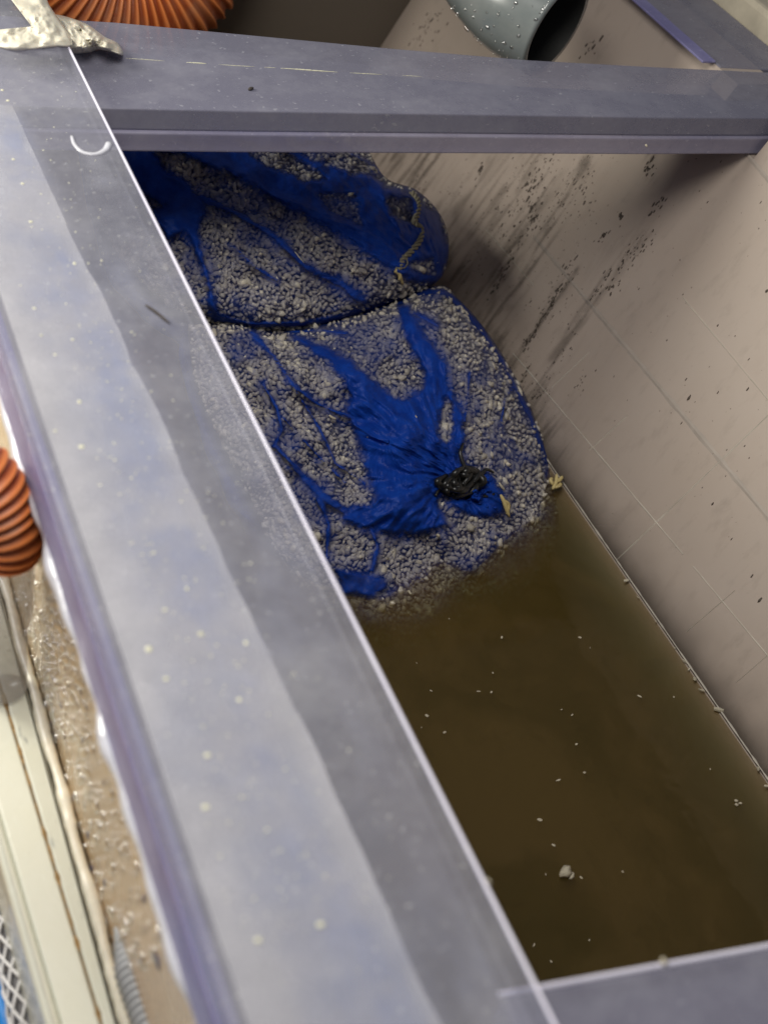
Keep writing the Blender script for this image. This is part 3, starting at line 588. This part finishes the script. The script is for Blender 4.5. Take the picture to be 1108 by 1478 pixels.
def scrap(name, pts, label, cat, mat, pos, r=.0012, group=None):
    parts = [tube(spline([pos(x, y) for x, y in e], 8), np.array([.5, .9, 1, 1.1, 1, 1, .8, .4]) * r, 6) for e in pts]
    return tag(obj(name, join(parts), mat, None, True), label, cat, group)
edge_pos = lambda x, y: onplane(x, y, BN, P1 + BN * .030)
scrap('plant_scrap', [[(797, 706), (802, 696), (803, 684)], [(801, 696), (808, 692), (811, 687)], [(798, 700), (794, 693), (797, 690)], [(800, 704), (808, 700), (807, 697)]], 'pale yellow sprig at the right edge of the lower bag', 'scrap', MAT_YEL, edge_pos, .0013)
scrap('plant_scrap', [[(722, 714), (727, 724), (731, 736), (735, 746)], [(725, 722), (733, 728), (731, 742)]], 'yellow brown sliver beside the black tie', 'scrap', MAT_YEL, lambda x, y: onbag(x, y, .008), .0013)
pel = [(599, 603, 3.4, 'white crumb on the blue folds above the black tie'), (632, 773, 3.2, 'white crumb where the blue folds meet the waterline')]
for x, y, s, lb in pel:
    q = onbag(x, y, .005); tag(obj('crumb', lumps(q[None], np.array([[s * .0005, s * .0004, s * .0003]]), .15, 2), MAT_FLAKE), lb, 'crumb')
for x, y, l, a, hf, lb in [(480, 602, 12, .5, h2, 'pale sliver on the left blue folds of the lower bag'), (574, 640, 16, .5, h2, 'pale sliver in the middle of the blue folds'), (432, 372, 22, .9, h1, 'pale splinter among the gravel of the upper bag'), (536, 628, 14, -.4, h2, 'thin clear sliver left of the black tie'), (724, 702, 14, .9, h2, 'thin sliver on the blue tail of the lower bag')]:
    p0_, p1_ = (x - l / 2 * math.cos(a), y - l / 2 * math.sin(a)), (x + l / 2 * math.cos(a), y + l / 2 * math.sin(a))
    scrap('sliver', [[p0_, (x, y + 1), p1_]], lb, 'sliver', MAT_FLAKE, lambda x, y, hf=hf: onbag(x, y, .0048, hf), .0008)

# ---------------------------------------------------------------- bits floating on the water
q = at(815, 1258, .001)
tag(obj('floating_lump', lumps(np.array([q, q + [.0022, -.0030, -.0004]]), np.array([[.0036, .0042, .0026], [.0022, .0018, .0012]]), .16, 2), MAT_FLAKE, None, True), 'largest cream lump floating on the brown water near the bottom brace', 'lump')
q = at(1063, 1158, .001); tag(obj('floating_scrap', lumps(np.array([q + [0, .001, 0], q - [.001, .001, 0], q + [.0015, -.0012, 0]]), np.full((3, 3), .0011), .3, 1), MAT_FLAKE), 'ragged pale scrap on the water beside the right wall', 'scrap')
def flake_mesh():
    n = random.choice([5, 6, 7]); a = [2 * math.pi * k / n for k in range(n)]; r = [random.uniform(.6, 1.2) for _ in a]; el = random.uniform(.45, .8)
    top = [(math.cos(t) * k, math.sin(t) * k * el, .25 + random.uniform(0, .2)) for t, k in zip(a, r)]; bot = [(x * 1.05, y * 1.05, -.1) for x, y, z in top]
    return loft([bot, top])
fm = [flake_mesh() for _ in range(6)]
for m_ in fm: m_.materials.append(MAT_FLAKE)
fl = [(591, 855, 6), (724, 920, 4.5), (836, 920, 4), (851, 935, 2), (711, 971, 2.5), (622, 997, 4), (690, 998, 4), (709, 999, 4), (616, 1033, 4.5), (608, 1050, 2), (641, 1057, 4), (810, 1024, 3), (825, 1032, 3.5), (831, 1074, 4), (843, 1115, 3.5),
      (805, 1126, 5), (778, 1183, 5), (798, 1220, 5), (787, 1262, 2.5), (838, 1267, 4), (898, 1258, 3), (770, 1364, 3.5), (795, 1388, 2.5), (850, 1357, 3), (922, 1005, 5), (972, 1006, 3.5), (648, 893, 2), (601, 957, 2), (520, 850, 3), (1024, 1110, 3)]
for i, (x, y, s) in enumerate(fl):
    o = bpy.data.objects.new('floating_flake', fm[i % 6]); COL.objects.link(o); o.location = at(x, y, .0003); k = s * .00023; o.scale = (k * 1.3, k, k * .6); o.rotation_euler = (0, 0, random.uniform(0, 6))
    tag(o, 'tiny pale flake floating out on the open brown water', 'flake', 'pale flakes floating on the brown water')
for i, (x, y, s) in enumerate([(903, 838, 6), (920, 862, 3), (946, 897, 3), (973, 935, 3), (988, 955, 6), (994, 966, 4), (1002, 980, 6.5), (1012, 996, 6), (1036, 1024, 10), (1047, 1018, 6), (1093, 1110, 7), (1106, 1135, 6)]):
    o = bpy.data.objects.new('stranded_flake', fm[(i + 2) % 6]); COL.objects.link(o); p = at(x, y, .0015); o.location = p; k = s * .00022; o.scale = (k * 1.5, k * .8, k); o.rotation_euler = (0, .4, random.uniform(0, 6))
    tag(o, 'pale flake stuck along the waterline of the right wall', 'flake', 'pale flakes stuck along the waterline')
q = at(957, 1388, .2285); tag(obj('crumb', lumps(np.array([q]), np.array([[.0012, .0009, .0007]]), .15, 2), MAT_FLAKE), 'pale crumb on the edge of the near cross brace', 'crumb')
q = at(705, 1272, .2405); tag(obj('crumb', lumps(np.array([q]), np.array([[.0010, .0004, .0004]]), .15, 2), MAT_FLAKE), 'white crumb on the inner edge of the wide left strip', 'crumb')
q = at(932, 210, .2165); tag(obj('crumb', lumps(np.array([q]), np.array([[.0010, .0010, .0007]]), .15, 2), MAT_FLAKE), 'white crumb on the lower edge of the far cross brace', 'crumb')
scrap('splinter', [[(210, 440), (227, 452), (245, 467)]], 'thin dark splinter lying on the wide left strip', 'splinter', MAT_TWIG, lambda x, y: at(x, y, .2407), .0006)
q = at(362, 128, .2287); o = obj('seed', lumps(np.array([[0, 0, 0.]]), np.array([[.0022, .0011, .0009]]), .08, 2, np.eye(3)[None]), MAT_TWIG, None, True); o.location = q; o.rotation_euler = (0, 0, .6); tag(o, 'small dark seed on the far cross brace', 'seed')

# ---------------------------------------------------------------- hoses, pipe and the white beam
def ribbed(path, r, pitch, depth, k=24):
    path = np.array(path); L = np.concatenate([[0], np.cumsum(np.linalg.norm(np.diff(path, axis=0), axis=1))]); n = int(L[-1] / pitch * 8)
    s = np.linspace(0, L[-1], n); pp = np.stack([np.interp(s, L, path[:, i]) for i in range(3)], 1)
    return pp, r - depth * (.5 - .5 * np.cos(2 * math.pi * s / pitch)) ** .8, s
def ribbed_hose(parent, path, r, pitch, depth, mat, dark):
    pp, rad, s = ribbed(path, r, pitch, depth); v, f = tube(pp, rad, 28)
    o = obj('ribbed_tube', mesh(v, f), mat, parent, True); return o
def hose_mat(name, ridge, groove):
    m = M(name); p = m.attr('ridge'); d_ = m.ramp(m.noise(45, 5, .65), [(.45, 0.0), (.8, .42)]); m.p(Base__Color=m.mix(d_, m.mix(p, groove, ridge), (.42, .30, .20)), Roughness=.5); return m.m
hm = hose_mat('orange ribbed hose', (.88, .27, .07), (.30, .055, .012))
def orange(parent, path, r, pitch, depth):
    pp, rad, s = ribbed(path, r, pitch, depth); v, f = tube(pp, rad, 28); me = mesh(v, f)
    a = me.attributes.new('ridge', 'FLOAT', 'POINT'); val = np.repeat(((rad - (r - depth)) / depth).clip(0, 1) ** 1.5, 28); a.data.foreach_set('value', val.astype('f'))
    return obj('ribbed_tube', me, hm, parent, True)
c0 = at(172, -150, .20)
arc = [c0 + .075 * np.array([math.cos(t) * .85, math.sin(t) * .3 , math.sin(t) * .95]) for t in np.linspace(math.radians(150), math.radians(395), 60)]
h_ = thing('suction_hose', 'orange ribbed hose bend behind the far left corner of the rim', 'hose', tuple(c0))
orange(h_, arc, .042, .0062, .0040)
xa = .0712; pt = onx(4, 785, xa); h2_ = thing('suction_hose', 'orange ribbed hose hanging down outside the left wall into a smoky cuff', 'hose', tuple(pt))
top = spline([(-.16, pt[1] + .07, pt[2] + .062), (-.05, pt[1] + .05, pt[2] + .060), (.02, pt[1] + .028, pt[2] + .054), (.058, pt[1] + .008, pt[2] + .036), (xa, pt[1], pt[2] + .012), (xa, pt[1], pt[2] - .004)], 60)
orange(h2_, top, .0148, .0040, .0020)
zc = np.linspace(pt[2] + .002, .0965, 40); cr = np.where(np.arange(40) < 18, .0120, .0098) + .0013 * ((np.arange(40) > 17) & (np.arange(40) < 21))
v, f = tube(np.array([(xa, pt[1], z) for z in zc]), cr, 28); obj('cuff', mesh(v, f), MAT_CUFF, h2_, True)

# grey elbow pipe draining over the right wall
gpm = M('wet grey pvc'); gpm.p(Base__Color=gpm.mix(gpm.ramp(gpm.noise(40, 4), [(.3, 0.0), (.7, 1.0)]), (.14, .16, .16), (.20, .215, .21)), Roughness=.22, Coat__Weight=.4)
pz = CAM + ray(736, -2) / F * .872; E_ = thing('drain_pipe', 'wet grey plastic pipe with an open end over the far chamber', 'pipe', tuple(pz))
dep = lambda x, y, k: CAM + ray(x, y) / F * k
pc = spline([dep(600, -420, .98), dep(640, -230, .93), dep(680, -90, .895), dep(736, -4, .876), dep(803, 42, .866)], 60)
rp = .0325
v, f = tube(pc, rp, 48, cap=False); vi, fi = tube(pc, rp - .0035, 48, cap=False); nv = len(v)
f2_ = list(f); e0 = (len(pc) - 1) * 48
for j in range(48): f2_.append((e0 + j, e0 + (j + 1) % 48, nv + e0 + (j + 1) % 48, nv + e0 + j))
pipe = obj('pipe_body', mesh(list(v) + list(vi), f2_), gpm.m, E_, True); obj('pipe_bore', mesh(vi, [tuple(q_)[::-1] for q_ in fi]), plain('painted shade in pipe bore', (.035, .035, .033), .6), E_, True)  # bore coloured near black for the shade inside the pipe
PD = []; SD = []; fr_ = frames(pc)
for _ in range(420):
    i = random.randrange(12, 59); th = random.uniform(0, 6.283); p, a, b = fr_[i]; n_ = a * math.cos(th) + b * math.sin(th); PD.append(p + n_ * rp); k = random.choice([.5, .6, .8, 1.1, 1.6]) * .0008; SD.append((k, k * random.uniform(.8, 1.5), k * .7))
tag(obj('droplets', lumps(np.array(PD), np.array(SD), .08, 2, None), MAT_DROP, E_, True), kind='stuff')

# white beam outside the left wall
zB = .094; yb = np.linspace(.10, .75, 2)
def line_x(p, q, y, z):                                # x where an image line, laid at height z, crosses depth y
    a, b = at(*p, z), at(*q, z); return a[0] + (b[0] - a[0]) * (y - a[1]) / (b[1] - a[1])
BE = thing('white_beam', 'white painted beam with rusty joints beside the tank, lower left', 'beam', (.06, .3, .0))
x2a, x2b = line_x((0, 985), (147, 1478), .10, zB), line_x((0, 985), (147, 1478), .75, zB)
x1a, x1b = line_x((0, 1170), (90, 1478), .10, zB), line_x((0, 1170), (90, 1478), .75, zB)
x0a, x0b = line_x((0, 1240), (66, 1478), .10, zB), line_x((0, 1240), (66, 1478), .75, zB)
def band(xa0, xb0, xa1, xb1, z0, z1, bev): return loft([[(xa0, .10, z0), (xa1, .10, z0), (xa1, .10, z1), (xa0, .10, z1)], [(xb0, .75, z0), (xb1, .75, z0), (xb1, .75, z1), (xb0, .75, z1)]], bev)
obj('beam_face', band(x1a, x1b, x2a - .0003, x2b - .0003, -.02, zB, .0012), MAT_BEAM, BE)
obj('stained_board', band(x2a + .0003, x2b + .0003, .0805, .0805, -.02, zB + .0005, .0012), MAT_BEAM2, BE)
obj('rounded_edge', band(x0a, x0b, x1a + .0003, x1b + .0003, -.02, zB - .0004, .0030), MAT_BEAM, BE)
jl = [np.array([x2a + (x2b - x2a) * t, .10 + .65 * t, zB - .0004]) for t in np.linspace(0, 1, 160)]
v, f = tube(jl, [.00025 + .0010 * random.random() ** 4 for _ in jl], 6); obj('rust_line', mesh(v, f), MAT_RUST, BE)
pth = [np.array([.0834 + .0003 * math.sin(y * 120), y, .0928 + .0003 * math.sin(y * 77)]) for y in np.linspace(.10, .75, 220)]
v, f = tube(pth, [.0023 + .0003 * math.sin(y * 143) + .0005 * random.random() for y in np.linspace(.10, .75, 220)], 8); obj('caulk_bead', mesh(v, f), MAT_SEAL, BE, True)

# board, braided hose, blue edge and grey ribbed hose in the lower left corner
bd = obj('cardboard', bx(-.30, .03, .02, .80, .0, .010, .001), MAT_BOARD); tag(bd, 'flat tan board on the floor left of the white beam', 'board')
zh = .052; p0_, p1_ = at(10, 1290, zh), at(47, 1478, zh); dv = (p1_ - p0_) / np.linalg.norm(p1_ - p0_)
axis = [p0_ - dv * .06 + dv * t for t in np.linspace(0, .26, 90)]
BH = thing('braided_hose', 'silver wire braided hose left of the white beam', 'hose', tuple(p0_)); rh = .0080
v, f = tube(axis, rh - .0012, 20); obj('inner_tube', mesh(v, f), plain('dark inner rubber', (.10, .095, .10), .5), BH, True)
fr_ = frames(axis); parts = []
for sgn in (1, -1):
    for k in range(9):
        ph = 2 * math.pi * k / 9
        parts.append(tube([p + (rh + sgn * .0003 * math.sin(i * 1.2)) * (a * math.cos(ph + sgn * i * .19) + b * math.sin(ph + sgn * i * .19)) for i, (p, a, b) in enumerate(fr_)], .0007, 5))
obj('wire_braid', join(parts), plain('braid wire', (.66, .64, .64), .35), BH, True)
qa, qb, qc = at(-40, 1330, .03), at(-4, 1425, .03), at(26, 1530, .03)
bl = spline([qa, qb, qc], 20); v, f = tube(bl, .004, 10)
BL = thing('blue_tub', 'bright blue plastic rim in the bottom left corner', 'tub', tuple(qb)); obj('tub_rim', mesh(v, f), MAT_BLUEP, BL, True)
obj('tub_side', loft([[tuple(p + [0, 0, -.001]), tuple(p + [0, 0, -.020]), tuple(p + [-.06, -.04, -.020]), tuple(p + [-.06, -.04, -.001])] for p in bl]), MAT_BLUEP, BL)
gc = spline([at(170, 1340, .107), at(196, 1420, .108), at(232, 1520, .110)], 40)
GH = thing('grey_hose', 'small grey ribbed hose squeezed between the beam and the wet wall', 'hose', tuple(gc[20]))
pp, rad, s = ribbed(gc, .0062, .0030, .0012); rad = rad * np.clip(.25 + s / s[-1] * 2.2, 0, 1); v, f = tube(pp, rad, 16); obj('ribbed_tube', mesh(v, f), MAT_GREYH, GH, True)
# cream frame beam beyond the right rim
CB = obj('cream_beam', bx(.6245, .70, .672, 1.2, .18, .245, .004), plain('cream paint', (.55, .49, .38), .55, .3, 40, .4)); tag(CB, 'cream painted beam along the far right of the tank rim', 'beam')
